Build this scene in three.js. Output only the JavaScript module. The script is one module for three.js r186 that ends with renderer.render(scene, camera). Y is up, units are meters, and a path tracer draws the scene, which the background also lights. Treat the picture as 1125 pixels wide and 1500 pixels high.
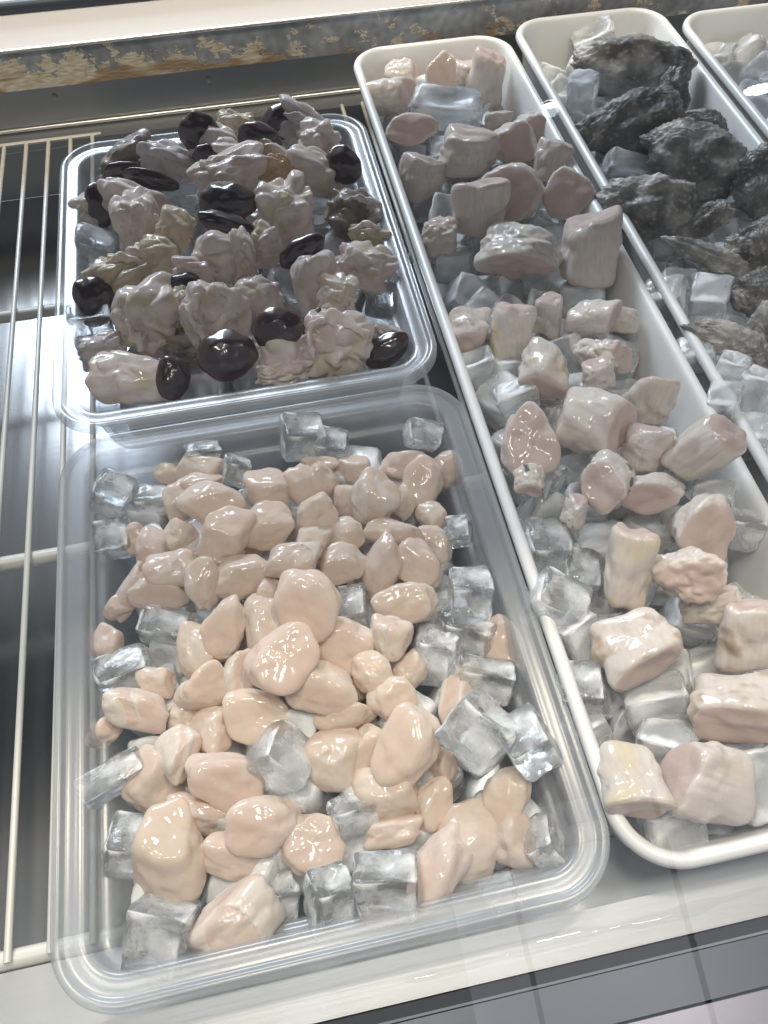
import * as THREE from 'three';
import { mergeVertices, mergeGeometries } from 'three/addons/utils/BufferGeometryUtils.js';
import { RectAreaLightUniformsLib } from 'three/addons/lights/RectAreaLightUniformsLib.js';
import { createNoise3D } from 'simplex-noise';

// ---------------------------------------------------------------- camera, light, exposure
// Heights are given from the rim of the pans (0) while building; LIFT sets the case floor on y = 0 at the end.
const LIFT = 0.14;
const W = 1125, H = 1500, F = 1150;
const scene = new THREE.Scene();
const camera = new THREE.PerspectiveCamera(2 * Math.atan(H / 2 / F) * 180 / Math.PI, W / H, 0.01, 30);
camera.position.set(0.1473, 0.4004, 0.3503);
camera.rotation.set(-0.9999, -0.1848, -0.0173, 'YXZ');
camera.updateMatrixWorld(true);
const renderer = new THREE.WebGLRenderer({ antialias: true });
renderer.toneMapping = THREE.LinearToneMapping;
renderer.toneMappingExposure = 0.9;
renderer.shadowMap.enabled = true;
RectAreaLightUniformsLib.init();
scene.background = new THREE.Color().setRGB(0.28, 0.288, 0.302);   // the dim shop round the case

const EYE = camera.position.clone();
const CAMX = new THREE.Vector3().setFromMatrixColumn(camera.matrixWorld, 0);
const rayDir = (px, py) => new THREE.Vector3((px - W / 2) / F, (H / 2 - py) / F, -1).applyQuaternion(camera.quaternion);
const at = (px, py, y) => { const d = rayDir(px, py); return EYE.clone().addScaledVector(d, (y - EYE.y) / d.y); };
const atZ = (px, py, z) => { const d = rayDir(px, py); return EYE.clone().addScaledVector(d, (z - EYE.z) / d.z); };

// ---------------------------------------------------------------- helpers
function rng(seed) { let s = (seed * 2654435761) >>> 0; return () => { s = (s + 0x6d2b79f5) | 0; let t = Math.imul(s ^ (s >>> 15), 1 | s); t = (t + Math.imul(t ^ (t >>> 7), 61 | t)) ^ t; return ((t ^ (t >>> 14)) >>> 0) / 4294967296; }; }
const N3 = createNoise3D(rng(7)), N3b = createNoise3D(rng(19));
const clamp = THREE.MathUtils.clamp, lerp = THREE.MathUtils.lerp, sstep = THREE.MathUtils.smoothstep;
const used = new Map();
function numbered(name) { const n = used.get(name) ?? 0; used.set(name, n + 1); return n ? `${name}_${String(n).padStart(3, '0')}` : name; }
function tag(o, label, category, group) { o.userData.label = label; o.userData.category = category; if (group) o.userData.group = group; return o; }
function mesh(name, geo, mat, parent) { const m = new THREE.Mesh(geo, mat); m.name = parent ? name : numbered(name); m.castShadow = m.receiveShadow = true; (parent ?? scene).add(m); return m; }
function struct(name, geo, mat) { const m = mesh(name, geo, mat); m.userData.kind = 'structure'; return m; }
function group(name) { const g = new THREE.Group(); g.name = numbered(name); scene.add(g); return g; }
const rgb = (r, g, b) => new THREE.Color().setRGB(r, g, b);
const fleshTone = (c) => c.map((x) => Math.pow(x, 0.74)); // colour of the see-through flesh itself for a colour seen from outside
const mix3 = (a, b, t) => [lerp(a[0], b[0], t), lerp(a[1], b[1], t), lerp(a[2], b[2], t)];
function box(x0, x1, y0, y1, z0, z1) { const g = new THREE.BoxGeometry(x1 - x0, y1 - y0, z1 - z0); g.translate((x0 + x1) / 2, (y0 + y1) / 2, (z0 + z1) / 2); return g; }
function dataTexture(n, m, f, srgb) {
  const d = new Uint8Array(n * m * 4);
  for (let y = 0; y < m; y++) for (let x = 0; x < n; x++) { const c = f(x / n, y / m), i = (y * n + x) * 4; for (let k = 0; k < 3; k++) d[i + k] = clamp(c[k], 0, 1) * 255; d[i + 3] = 255; }
  const t = new THREE.DataTexture(d, n, m); t.magFilter = THREE.LinearFilter; t.wrapS = t.wrapT = THREE.RepeatWrapping; if (srgb) t.colorSpace = THREE.SRGBColorSpace; t.needsUpdate = true; return t;
}

// ---------------------------------------------------------------- materials
const steelTex = dataTexture(512, 512, (u, v) => { const n = 0.5 + 0.25 * N3(u * 3, v * 160, 1) + 0.15 * N3(u * 9, v * 420, 5) + 0.2 * N3(u * 4, v * 4, 9); return [n, n, n]; });
const steel = new THREE.MeshStandardMaterial({ color: rgb(0.4, 0.41, 0.42), metalness: 1, roughness: 0.5, bumpMap: steelTex, bumpScale: 0.00005 });
const steelPolished = new THREE.MeshStandardMaterial({ color: rgb(0.4, 0.41, 0.42), metalness: 1, roughness: 0.2, bumpMap: steelTex, bumpScale: 0.00003 });
const rackMat = new THREE.MeshPhysicalMaterial({ color: rgb(0.7, 0.68, 0.61), roughness: 0.35, clearcoat: 0.4, clearcoatRoughness: 0.3 });
const whiteTray = new THREE.MeshPhysicalMaterial({ color: rgb(0.8, 0.8, 0.79), roughness: 0.38, clearcoat: 0.3, clearcoatRoughness: 0.25 });
const plastic = new THREE.MeshPhysicalMaterial({ color: rgb(0.82, 0.84, 0.86), roughness: 0.24, transmission: 0.81, thickness: 0, ior: 1.55 });
const cloudOf = (u, v) => { const n = 0.75 * N3(u * 1.4, v * 1.4, 40) + 0.2 * N3(u * 3.6, v * 3.6, 41) + 0.06 * N3(u * 12, v * 12, 42), crack = Math.exp(-((N3(u * 2.6, v * 2.6, 44) / 0.05) ** 2)); return [n, crack]; };
const iceThrough = (lo, hi, at0) => dataTexture(256, 256, (u, v) => { const [n, c] = cloudOf(u + at0, v); const k = lerp(hi, lo, clamp(sstep(n, -0.3, 0.7) + 0.08 * c, 0, 1)); return [k, k, k]; });
const iceRough = dataTexture(256, 256, (u, v) => { const [n, c] = cloudOf(u, v), k = clamp(0.08 + 0.3 * sstep(n, 0.1, 0.7), 0, 1); return [k, k, k]; });
const iceBump = dataTexture(256, 256, (u, v) => { const k = 0.5 + 0.36 * N3(u * 2.6, v * 2.6, 50) + 0.1 * N3(u * 7, v * 7, 51) + 0.03 * N3(u * 20, v * 20, 52); return [k, k, k]; });
const iceMat = (c, lo, hi, at0, scale) => new THREE.MeshPhysicalMaterial({ color: c, roughness: 1, roughnessMap: iceRough, transmission: 1, transmissionMap: iceThrough(lo, hi, at0), bumpMap: iceBump, bumpScale: scale, thickness: 0.02, ior: 1.31 });
const iceClear = iceMat(rgb(0.95, 0.965, 0.975), 0.32, 0.92, 0, 0.0005), iceFrost = iceMat(rgb(0.95, 0.965, 0.975), 0.22, 0.7, 3, 0.0005), iceDeep = iceMat(rgb(0.93, 0.95, 0.96), 0.15, 0.5, 6, 0.0006);
const flesh = new THREE.MeshPhysicalMaterial({ color: rgb(1, 1, 1), vertexColors: true, transmission: 0.37, thickness: 0, roughness: 0.85, clearcoat: 1, clearcoatRoughness: 0.07, ior: 1.4 });
const membraneMat = new THREE.MeshPhysicalMaterial({ color: rgb(1, 1, 1), vertexColors: true, transmission: 0.35, thickness: 0, roughness: 0.8, clearcoat: 1, clearcoatRoughness: 0.1, ior: 1.4 });
const whelkMat = new THREE.MeshPhysicalMaterial({ color: rgb(1, 1, 1), vertexColors: true, transmission: 0.38, thickness: 0, roughness: 0.8, clearcoat: 1, clearcoatRoughness: 0.05, ior: 1.5 });
const shellBrown = new THREE.MeshPhysicalMaterial({ color: rgb(1, 1, 1), vertexColors: true, roughness: 0.3, clearcoat: 1, clearcoatRoughness: 0.08 });
const oysterMat = new THREE.MeshPhysicalMaterial({ color: rgb(1, 1, 1), vertexColors: true, roughness: 0.6, clearcoat: 0.35, clearcoatRoughness: 0.3 });
const waterMat = new THREE.MeshPhysicalMaterial({ color: rgb(1, 1, 1), roughness: 0.02, transmission: 1, thickness: 0.001, ior: 1.33 });
const gasketMat = new THREE.MeshStandardMaterial({ color: rgb(0.03, 0.04, 0.055), roughness: 0.5 });

// ---------------------------------------------------------------- lamps (outside the frame) and the case round the pans
function lampPanel(name, label, w, d, pos, target, color, intensity, glow) {
  const g = group(name); tag(g, label, 'lamp');
  g.position.copy(pos); g.lookAt(target); // +z towards the target
  const frame = mesh('housing', new THREE.BoxGeometry(w + 0.04, d + 0.04, 0.04), whiteTray, g); frame.position.z = -0.03;
  const face = mesh('diffuser', new THREE.PlaneGeometry(w, d), new THREE.MeshStandardMaterial({ color: 0x000000, emissive: color, emissiveIntensity: glow }), g);
  face.position.z = -0.004;
  const l = new THREE.RectAreaLight(color, intensity, w, d); l.rotation.y = Math.PI; l.position.z = 0.002; g.add(l);
  return g;
}
const V = (x, y, z) => new THREE.Vector3(x, y, z);
for (const [x, where] of [[-0.4, 'above the wire rack end of the case'], [0.15, 'above the clear pans'], [0.7, 'above the white trays']])
  lampPanel('ceiling_lamp', 'small square warm white ceiling lamp ' + where, 0.2, 0.16, V(x, 1.5, 0.36), V(0.6 * x + 0.06, 0, 0.32), rgb(1, 0.945, 0.87), 33, 8);
lampPanel('wall_lamp', 'cool white panel lamp behind the case', 0.9, 0.5, V(-0.1, 1.1, -1.6), V(0.15, 0, 0.0), rgb(0.8, 0.89, 1), 19, 8);
for (const [x, where] of [[-0.1, 'behind the canopy near the rack'], [0.55, 'behind the canopy near the white trays']])
  lampPanel('ceiling_lamp', 'small square warm white ceiling lamp ' + where, 0.14, 0.14, V(x, 1.5, -0.15), V(x, 0, -0.45), rgb(1, 0.88, 0.7), 170, 8);
struct('case_canopy', box(-0.6, 1.3, 0.45, 0.465, -0.30, 0.06), gasketMat);

const wallZ = -0.477, yB = atZ(200, 108, wallZ).y, yC = atZ(200, 56, -0.47).y;
struct('case_floor', box(-0.6, 1.3, -0.145, -0.14, -0.476, 0.33), steelPolished);
struct('rear_lip', box(-0.6, 1.3, -0.072, -0.066, -0.476, -0.452), steel);
const rearWall = struct('rear_steel_wall', box(-0.6, 1.3, -0.14, yB + 0.01, -0.487, wallZ), steel);
{
  const s = new THREE.SphereGeometry(0.0032, 16, 8, 0, Math.PI * 2, 0, Math.PI / 2); s.rotateX(Math.PI / 2);
  for (const [px, py] of [[305, 116], [80, 141]]) { const p = atZ(px, py, wallZ); mesh('screw', s, steel, rearWall).position.set(p.x, p.y, wallZ - 0.0005); }
}
const crust = (u, v) => { // hard-water scale: 1 where it sits
  const x = u * 1.9 - 0.6, n = 0.55 * N3(x * 34, v * 1.5, 3) + 0.3 * N3(x * 110, v * 4, 4) + 0.25 * N3(x * 300, v * 11, 8);
  const left = 1 - sstep(x, 0.02, 0.28) * 0.75;
  return sstep(n + 1.35 * left * (1 - v) - 0.5, 0.0, 0.12);
};
const scaleTex = dataTexture(2048, 96, (u, v) => {
  const x = u * 1.9 - 0.6, c = crust(u, v), g = 0.46 + 0.05 * N3(x * 90, v * 3, 2) + 0.06 * N3(x * 18, v * 0.8, 12);
  const tone = 0.5 + 0.5 * N3(x * 75, v * 8, 21), rust = sstep(N3(x * 14, v * 2, 33) - v * 1.5 + 0.35, 0.1, 0.5);
  let k = mix3([0.68 * g * 2, 0.69 * g * 2, 0.7 * g * 2], mix3([0.84, 0.76, 0.62], [0.95, 0.92, 0.84], tone), c);
  return mix3(k, [0.55, 0.38, 0.22], rust * (0.15 + 0.4 * c) * (v < 0.35 ? 1 : 0.3));
}, true);
const scaleBump = dataTexture(2048, 96, (u, v) => { const c = crust(u, v), x = u * 1.9; const k = c * (0.6 + 0.4 * N3(x * 120, v * 12, 5)); return [k, k, k]; });
struct('rear_scaled_strip', box(-0.6, 1.3, yB, yC, -0.483, -0.47), new THREE.MeshStandardMaterial({ map: scaleTex, bumpMap: scaleBump, bumpScale: 0.0003, roughness: 0.55, metalness: 0.1 }));
for (const [n, y, z] of [['rear_wall_bead', -0.0625, -0.4745], ['rear_strip_bead', yC + 0.0005, -0.4705]]) { const g = new THREE.CylinderGeometry(0.0018, 0.0018, 1.9, 12); g.rotateZ(Math.PI / 2); g.translate(0.35, y, z); struct(n, g, new THREE.MeshStandardMaterial({ color: rgb(0.72, 0.7, 0.66), metalness: 1, roughness: 0.35 })); }
const tiltBack = Math.PI / 6;
{ // white sill sloping up behind the steel strip, with a rubber gasket lying on it
  const g = new THREE.BoxGeometry(1.9, 0.008, 0.1); g.translate(0, -0.004, -0.05);
  const p = struct('rear_white_panel', g, new THREE.MeshStandardMaterial({ color: rgb(0.76, 0.745, 0.75), roughness: 0.5 })); p.position.set(0.35, yC, -0.4725); p.rotation.x = tiltBack;
  const nrm = V(0, Math.cos(tiltBack), Math.sin(tiltBack)), o = p.position;
  const onSlope = (px, py) => { const d = rayDir(px, py); return EYE.clone().addScaledVector(d, nrm.dot(o.clone().sub(EYE)) / nrm.dot(d)); };
  const a = onSlope(0, 20), b = onSlope(250, -5), d = b.clone().sub(a), r = 0.0055;
  const t = new THREE.TubeGeometry(new THREE.LineCurve3(V(0, 0, 0).addScaledVector(d, -2), V(0, 0, 0).addScaledVector(d, 4)), 2, r, 12), m = mesh('door_gasket', t, gasketMat);
  m.position.copy(a).add(V(0, 0, -0.004)).addScaledVector(nrm, r * 0.7); tag(m, 'dark blue rubber gasket along the top of the white rear sill', 'gasket');
}
struct('front_lip', box(-0.6, 1.3, -0.076, -0.07, 0.292, 0.327), steel);
const ledgeY = -0.03;
{
  const z0 = at(950, 1311, ledgeY).z, z1 = at(800, 1418, ledgeY).z;
  struct('front_ledge', box(-0.6, 1.3, ledgeY - 0.09, ledgeY, z0, z1), steel);
  struct('front_ledge_gap', box(-0.6, 1.3, -0.13, -0.05, z1 + 0.0005, z1 + 0.006), gasketMat);
  const zr = at(1125, 1368, -0.036).z;
  struct('front_rail', box(-0.6, 1.3, -0.13, -0.036, zr, zr + 0.02), new THREE.MeshStandardMaterial({ color: rgb(0.07, 0.075, 0.095), roughness: 0.35, metalness: 0.4 }));
  struct('front_trim', box(-0.6, 1.3, -0.13, -0.03, zr + 0.021, zr + 0.06), new THREE.MeshStandardMaterial({ color: rgb(0.2, 0.185, 0.215), roughness: 0.3, metalness: 0.5 }));
}

// wire rack
{
  const rack = group('wire_rack'); tag(rack, 'cream coated wire rack under the pans and trays', 'rack');
  rack.position.set(0, -0.07, 0);
  const wire = new THREE.CylinderGeometry(0.0021, 0.0021, 0.744, 10, 1); wire.rotateX(Math.PI / 2);
  for (let i = -9; i < 34; i++) { if (i > 1 && i < 12) continue; const m = mesh('wire', wire, rackMat, rack); m.position.set(-0.022 + i * 0.022 + (i > 5 ? 0.018 : 0), 0.003, -0.084); }
  const bar = new THREE.CapsuleGeometry(0.0052, 0.21, 4, 12); bar.rotateZ(Math.PI / 2);
  const barL = new THREE.CapsuleGeometry(0.0052, 0.95, 4, 12); barL.rotateZ(Math.PI / 2);
  for (const z of [-0.455, -0.211, 0.039, 0.286]) {
    if (z < -0.4) { mesh('cross_bar', bar, rackMat, rack).position.set(-0.098, -0.0005, z - 0.003); continue; }
    mesh('cross_bar', barL, rackMat, rack).position.set(0.272, -0.004, z);
  }
}

// ---------------------------------------------------------------- pans and trays: rings of a rounded rectangle lofted along a profile
function ring(w, d, r, n = 14) {
  const pts = [];
  for (const [cx, cz, a0] of [[w / 2 - r, d / 2 - r, 0], [-w / 2 + r, d / 2 - r, Math.PI / 2], [-w / 2 + r, -d / 2 + r, Math.PI], [w / 2 - r, -d / 2 + r, Math.PI * 1.5]])
    for (let i = 0; i <= n; i++) { const a = a0 + (i / n) * Math.PI / 2; pts.push([cx + r * Math.cos(a), cz + r * Math.sin(a)]); }
  return pts;
}
function loft(w, d, r, profile, close) { // profile: [inset, y]
  const pos = [], idx = []; let n = 0;
  for (const [ins, y] of profile) { const rr = ring(w - 2 * ins, d - 2 * ins, Math.max(r - ins, 0.012)); n = rr.length; for (const [x, z] of rr) pos.push(x, y, z); }
  const m = profile.length;
  for (let j = 0; j < m - 1; j++) for (let i = 0; i < n; i++) { const a = j * n + i, b = j * n + (i + 1) % n, c = a + n, e = b + n; idx.push(a, c, b, b, c, e); }
  if (close) for (const j of [0, m - 1]) { const c = pos.length / 3; pos.push(0, profile[j][1], 0); for (let i = 0; i < n; i++) { const a = j * n + i, b = j * n + (i + 1) % n; j ? idx.push(a, c, b) : idx.push(a, b, c); } }
  const g = new THREE.BufferGeometry(); g.setAttribute('position', new THREE.Float32BufferAttribute(pos, 3)); g.setIndex(idx); g.computeVertexNormals(); return g;
}
function smoothProfile(p, k) { const c = new THREE.CatmullRomCurve3(p.map(([a, b]) => V(a, b, 0)), false, 'centripetal'); return c.getPoints(k).map((q) => [q.x, q.y]); }
const panIn = [[0.0, -0.007], [0.0005, -0.0015], [0.0025, 0], [0.0048, -0.0004], [0.0062, -0.0022], [0.009, -0.0027], [0.0135, -0.0027], [0.0158, -0.0036], [0.0172, -0.007], [0.0183, -0.016], [0.0192, -0.0185], [0.0222, -0.0198], [0.0236, -0.023], [0.0285, -0.054], [0.0315, -0.0605], [0.038, -0.0625]];
const panOut = [[0.0375, -0.0652], [0.0300, -0.0635], [0.0262, -0.057], [0.0212, -0.024], [0.0202, -0.0222], [0.0172, -0.021], [0.0160, -0.017], [0.0150, -0.0085], [0.0135, -0.0058], [0.0040, -0.0055], [0.0020, -0.007]];
const panGeo = loft(0.265, 0.326, 0.034, [...smoothProfile(panIn, 60), ...smoothProfile(panOut, 44), panIn[0]].reverse().reverse(), false);
// floor of the pan: two sheets, built with the shell so that the pan is one closed body
const panFloor = (() => { const s = new THREE.Shape(ring(0.265 - 0.076, 0.326 - 0.076, 0.012).map(([x, z]) => new THREE.Vector2(x, z))); const a = new THREE.ShapeGeometry(s); a.rotateX(Math.PI / 2); const b = a.clone(); a.translate(0, -0.0625, 0); b.translate(0, -0.0652, 0); for (const g of [a, b]) { g.deleteAttribute('uv'); } return mergeGeometries([a, b]); })();
const panWhole = mergeGeometries([panGeo, panFloor]);
function pan(label, x, z, turn, y) { const p = tag(mesh('clear_pan', panWhole, plastic), label, 'pan', 'clear plastic food pans'); p.position.set(x, y, z); p.rotation.y = turn; return p; }
pan('clear plastic pan holding small peach scallops on ice cubes', 0.1325, 0.163, 0.0049, 0);
pan('clear plastic pan holding whelks with brown shell lids', -0.006 + 0.1325, -0.3285 + 0.163, -0.0008, 0.0028);

const trayProfile = [[0.004, -0.008], [0.0012, -0.0075], [0.0, -0.005], [0.0008, -0.0015], [0.0035, 0], [0.0065, -0.0012], [0.0085, -0.005], [0.0185, -0.054], [0.0225, -0.0600], [0.03, -0.0615]];
const trayOutProfile = [[0.03, -0.0648], [0.0205, -0.0632], [0.0155, -0.0565], [0.006, -0.0085], [0.004, -0.008]];
function trayGeo(w, d) {
  return loft(w, d, 0.034, [...smoothProfile(trayOutProfile, 24), ...smoothProfile(trayProfile, 44)], true);
}
function tray(label, x0, x1, z0, z1) { const t = tag(mesh('white_tray', trayGeo(x1 - x0, z1 - z0), whiteTray), label, 'tray', 'long white food trays'); t.position.set((x0 + x1) / 2, 0, (z0 + z1) / 2); return t; }
tray('long white tray filled with large pale shellfish muscles on ice', 0.2665, 0.4255, -0.437, 0.321);
tray('long white tray filled with dark rough oysters on ice', 0.4345, 0.5935, -0.457, 0.301);
tray('long white tray holding only clear ice beside the oyster tray', 0.6025, 0.7615, -0.435, 0.323);

// ---------------------------------------------------------------- star-shaped bodies: rounded polytopes with noise
const spheres = new Map();
function unit(det) {
  if (!spheres.has(det)) { let g = new THREE.IcosahedronGeometry(1, det); g.deleteAttribute('uv'); g.deleteAttribute('normal'); g = mergeVertices(g, 1e-5); spheres.set(det, g); }
  return spheres.get(det);
}
// shape(d) -> radius along d; deform(v, d) changes the point; paint(v, d, n) -> [r, g, b] linear
function star(det, shape, deform, paint) {
  const u = unit(det), up = u.attributes.position, n = up.count, pos = new Float32Array(n * 3), dir = [], d = new THREE.Vector3(), v = new THREE.Vector3();
  for (let i = 0; i < n; i++) { d.fromBufferAttribute(up, i).normalize(); v.copy(d).multiplyScalar(shape(d)); deform?.(v, d); v.toArray(pos, i * 3); dir.push(d.clone()); }
  const g = new THREE.BufferGeometry(); g.setAttribute('position', new THREE.BufferAttribute(pos, 3)); g.setIndex(u.index.clone()); g.computeVertexNormals();
  if (paint) { const c = new Float32Array(n * 3), nn = new THREE.Vector3(); for (let i = 0; i < n; i++) { v.fromArray(pos, i * 3); nn.fromBufferAttribute(g.attributes.normal, i); const k = paint(v, dir[i], nn); c[i * 3] = k[0]; c[i * 3 + 1] = k[1]; c[i * 3 + 2] = k[2]; } g.setAttribute('color', new THREE.BufferAttribute(c, 3)); }
  g.userData.dir = dir;
  return g;
}
// a thin skin lying on a star body where weight(dir) > 0
function skin(g, weight, lift, paint) {
  const p = g.attributes.position, nn = g.attributes.normal, dir = g.userData.dir, ix = g.index, w = dir.map(weight), mapTo = new Int32Array(p.count).fill(-1), pos = [], nor = [], col = [], idx = [], v = new THREE.Vector3(), m = new THREE.Vector3();
  const put = (i) => { if (mapTo[i] < 0) { mapTo[i] = pos.length / 3; v.fromBufferAttribute(p, i); m.fromBufferAttribute(nn, i); const k = paint(v, dir[i], w[i]); v.addScaledVector(m, lift * Math.min(1, w[i] * 3) - 0.0002); pos.push(v.x, v.y, v.z); nor.push(m.x, m.y, m.z); col.push(...k); } return mapTo[i]; };
  for (let t = 0; t < ix.count; t += 3) { const a = ix.getX(t), b = ix.getX(t + 1), c = ix.getX(t + 2); if (Math.max(w[a], w[b], w[c]) > 0) idx.push(put(a), put(b), put(c)); }
  const o = new THREE.BufferGeometry(); o.setAttribute('position', new THREE.Float32BufferAttribute(pos, 3)); o.setAttribute('color', new THREE.Float32BufferAttribute(col, 3)); o.setIndex(idx); o.computeVertexNormals(); return o;
}
// frame of a thing seen at a pixel: x along the picture's right turned by ang, z towards the eye
function frameAt(px, py, y, ang = 0) {
  const P = at(px, py, y), c = EYE.clone().sub(P), s = c.length() / F; c.normalize();
  const a0 = CAMX.clone().addScaledVector(c, -CAMX.dot(c)).normalize(), b0 = c.clone().cross(a0), t = ang * Math.PI / 180;
  const a = a0.clone().multiplyScalar(Math.cos(t)).addScaledVector(b0, Math.sin(t)), b = c.clone().cross(a);
  return { P, s, q: new THREE.Quaternion().setFromRotationMatrix(new THREE.Matrix4().makeBasis(a, b, c)) };
}
// a cut muscle: short cylinder along ax with sides of n uneven planes
function muscleShape(seed, ax, sides, cap, p, uneven) {
  const R = rng(seed), A = V(...ax).normalize(), T = (Math.abs(A.y) < 0.8 ? V(0, 1, 0) : V(1, 0, 0)).cross(A).normalize(), B = A.clone().cross(T), pl = [];
  const ph = R() * 6;
  for (let i = 0; i < sides; i++) { const t = ph + (i + (R() - 0.5) * 0.7) / sides * 2 * Math.PI, n = T.clone().multiplyScalar(Math.cos(t)).addScaledVector(B, Math.sin(t)).addScaledVector(A, (R() - 0.5) * 0.5).normalize(); pl.push([n, 1 - R() * uneven]); }
  const tilt = () => A.clone().addScaledVector(T, (R() - 0.5) * 0.6).addScaledVector(B, (R() - 0.5) * 0.6).normalize();
  const c0 = tilt(), c1 = tilt().negate(), caps = [[c0, cap * (0.85 + 0.3 * R())], [c1, cap * (0.85 + 0.3 * R())]];
  const sum = (d, list, e) => { let s = 0; for (const [n, h] of list) { const k = n.dot(d); if (k > 0) s += Math.pow(k / h, e); } return Math.pow(s, p / e); };
  const sideSum = (d) => sum(d, pl, 5), capSum = (d) => sum(d, caps, 6); // round across, edge between side and cut set by p
  return { A, T, B, radius: (d) => Math.pow(sideSum(d) + capSum(d), -1 / p), capShare: (d) => { const a = capSum(d), b = sideSum(d); return a / (a + b); } };
}
function fitHalf(shape, hx, hy, hz) { // scales so that the half extents come out as asked
  const u = unit(8).attributes.position, d = new THREE.Vector3(); let mx = 0, my = 0, mz = 0;
  for (let i = 0; i < u.count; i++) { d.fromBufferAttribute(u, i); const r = shape(d); mx = Math.max(mx, Math.abs(d.x * r)); my = Math.max(my, Math.abs(d.y * r)); mz = Math.max(mz, Math.abs(d.z * r)); }
  return [hx / mx, hy / my, hz / mz];
}

// ---------------------------------------------------------------- ice
function iceGeo(seed, seg = 9) {
  const R = rng(seed + 500), g0 = new THREE.BoxGeometry(1, 1, 1, seg, seg, seg); g0.deleteAttribute('normal');
  const g = g0, keys = [], p = g.attributes.position, v = new THREE.Vector3(), q = new THREE.Vector3(), o = R() * 100, rad = 0.11 + R() * 0.12;
  const tap = [1 - R() * 0.18, 1 - R() * 0.12], dimple = R() < 0.6 ? 0.16 + R() * 0.12 : 0.03, cut = V(R() - 0.5, R() - 0.3, R() - 0.5).normalize(), ch = 0.62 + R() * 0.2;
  for (let i = 0; i < p.count; i++) {
    v.fromBufferAttribute(p, i); keys.push([v.x, v.y, v.z].map((x) => Math.round(x * 1000)).join());
    for (const k of ['x', 'y', 'z']) v[k] = Math.sign(v[k]) * 0.5 * (1 - Math.pow(1 - Math.min(1, Math.abs(v[k]) * 2), 1.5));
    q.set(clamp(v.x, -0.5 + rad, 0.5 - rad), clamp(v.y, -0.5 + rad, 0.5 - rad), clamp(v.z, -0.5 + rad, 0.5 - rad)); v.sub(q); if (v.length() > 0) v.setLength(rad); v.add(q);
    if (v.y > 0.3) { const k = 1 - sstep(Math.hypot(v.x, v.z), 0.12, 0.4); v.y -= dimple * k; }
    const over = v.dot(cut) - ch; if (over > 0) v.addScaledVector(cut, -over * 0.8);
    const s = lerp(tap[0], 1, v.y + 0.5); v.x *= s; v.z *= lerp(tap[1], 1, 0.5 - v.y);
    const n = 0.06 * N3(v.x * 2 + o, v.y * 2, v.z * 2) + 0.022 * N3(v.x * 5 + o, v.y * 5, v.z * 5) + 0.005 * N3(v.x * 17 + o, v.y * 17, v.z * 17);
    v.multiplyScalar(1 + n); p.setXYZ(i, v.x, v.y, v.z);
  }
  g.computeVertexNormals();
  const sum = new Map(), nn = g.attributes.normal; // one normal for all corners that meet at a point
  keys.forEach((k, i) => { q.fromBufferAttribute(nn, i); sum.has(k) ? sum.get(k).add(q) : sum.set(k, q.clone()); });
  keys.forEach((k, i) => { q.copy(sum.get(k)).normalize(); nn.setXYZ(i, q.x, q.y, q.z); });
  return g;
}
const iceGeos = Array.from({ length: 12 }, (_, i) => iceGeo(i));
let iceCount = 0;
function ice(P, q, sx, sy, sz, mat, label, grp) { const m = mesh('ice_cube', iceGeos[iceCount++ % iceGeos.length], mat); m.position.copy(P); m.quaternion.copy(q); m.scale.set(sx, sy, sz); return tag(m, label, 'ice cube', grp); }
function iceAt(px, py, w, h, ang, y, mat, label, grp) {
  label = label.replace(/bedding|among/, 'lying on top beside');
  const f = frameAt(px, py, y, ang), R = rng(px * 31 + py), t = new THREE.Quaternion().setFromEuler(new THREE.Euler((0.45 + R() * 0.45) * (R() < 0.5 ? 1 : -1) * 0.9, (R() - 0.5) * 0.9, 0));
  const d = Math.min(w, h) * f.s * 0.85;
  return ice(f.P, f.q.clone().multiply(t), w * f.s * 0.86, h * f.s * 0.86, d, mat, label, grp);
}
function iceFloor(x0, x1, z0, z1, y, step, mat, label, grp, seed, keep = () => true) {
  const R = rng(seed);
  const nx = Math.round((x1 - x0) / step), nz = Math.round((z1 - z0) / step);
  for (let j = 0; j < nz; j++) for (let i = 0; i < nx; i++) {
    const x = x0 + (i + 0.5 + (R() - 0.5) * 0.35) / nx * (x1 - x0), z = z0 + (j + 0.5 + (R() - 0.5) * 0.35) / nz * (z1 - z0), s = step * (0.88 + R() * 0.3);
    const e = new THREE.Euler((R() - 0.5) * 1.1, R() * 6.3, (R() - 0.5) * 1.1), yy = y + (R() - 0.4) * 0.012, f = s * (0.8 + R() * 0.3), m = R();
    if (keep(x, z)) ice(V(x, yy, z), new THREE.Quaternion().setFromEuler(e), s, s * (0.8 + m * 0.25), f, typeof mat === 'function' ? mat(m) : mat, label, grp);
  }
}
const ICE_FRONT = ['clear ice cube bedding the peach scallops in the front clear pan', 'ice cubes in the scallop pan'];
const ICE_WHELK = ['clear ice cube among the whelks in the rear clear pan', 'ice cubes in the whelk pan'];
const ICE_MUSCLE = ['cloudy ice cube bedding the large pale muscles in a white tray', 'ice cubes in the muscle tray'];
const ICE_OYSTER = ['cloudy ice cube bedding the oysters in a white tray', 'ice cubes in the oyster tray'];
iceFloor(0.033, 0.232, 0.036, 0.290, -0.037, 0.031, iceDeep, ...ICE_FRONT, 3);
iceFloor(0.032, 0.222, -0.285, -0.045, -0.048, 0.038, iceDeep, ...ICE_WHELK, 4);
iceFloor(0.29, 0.402, -0.41, 0.298, -0.040, 0.031, (m) => (m < 0.6 ? iceDeep : iceFrost), ...ICE_MUSCLE, 5);
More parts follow.
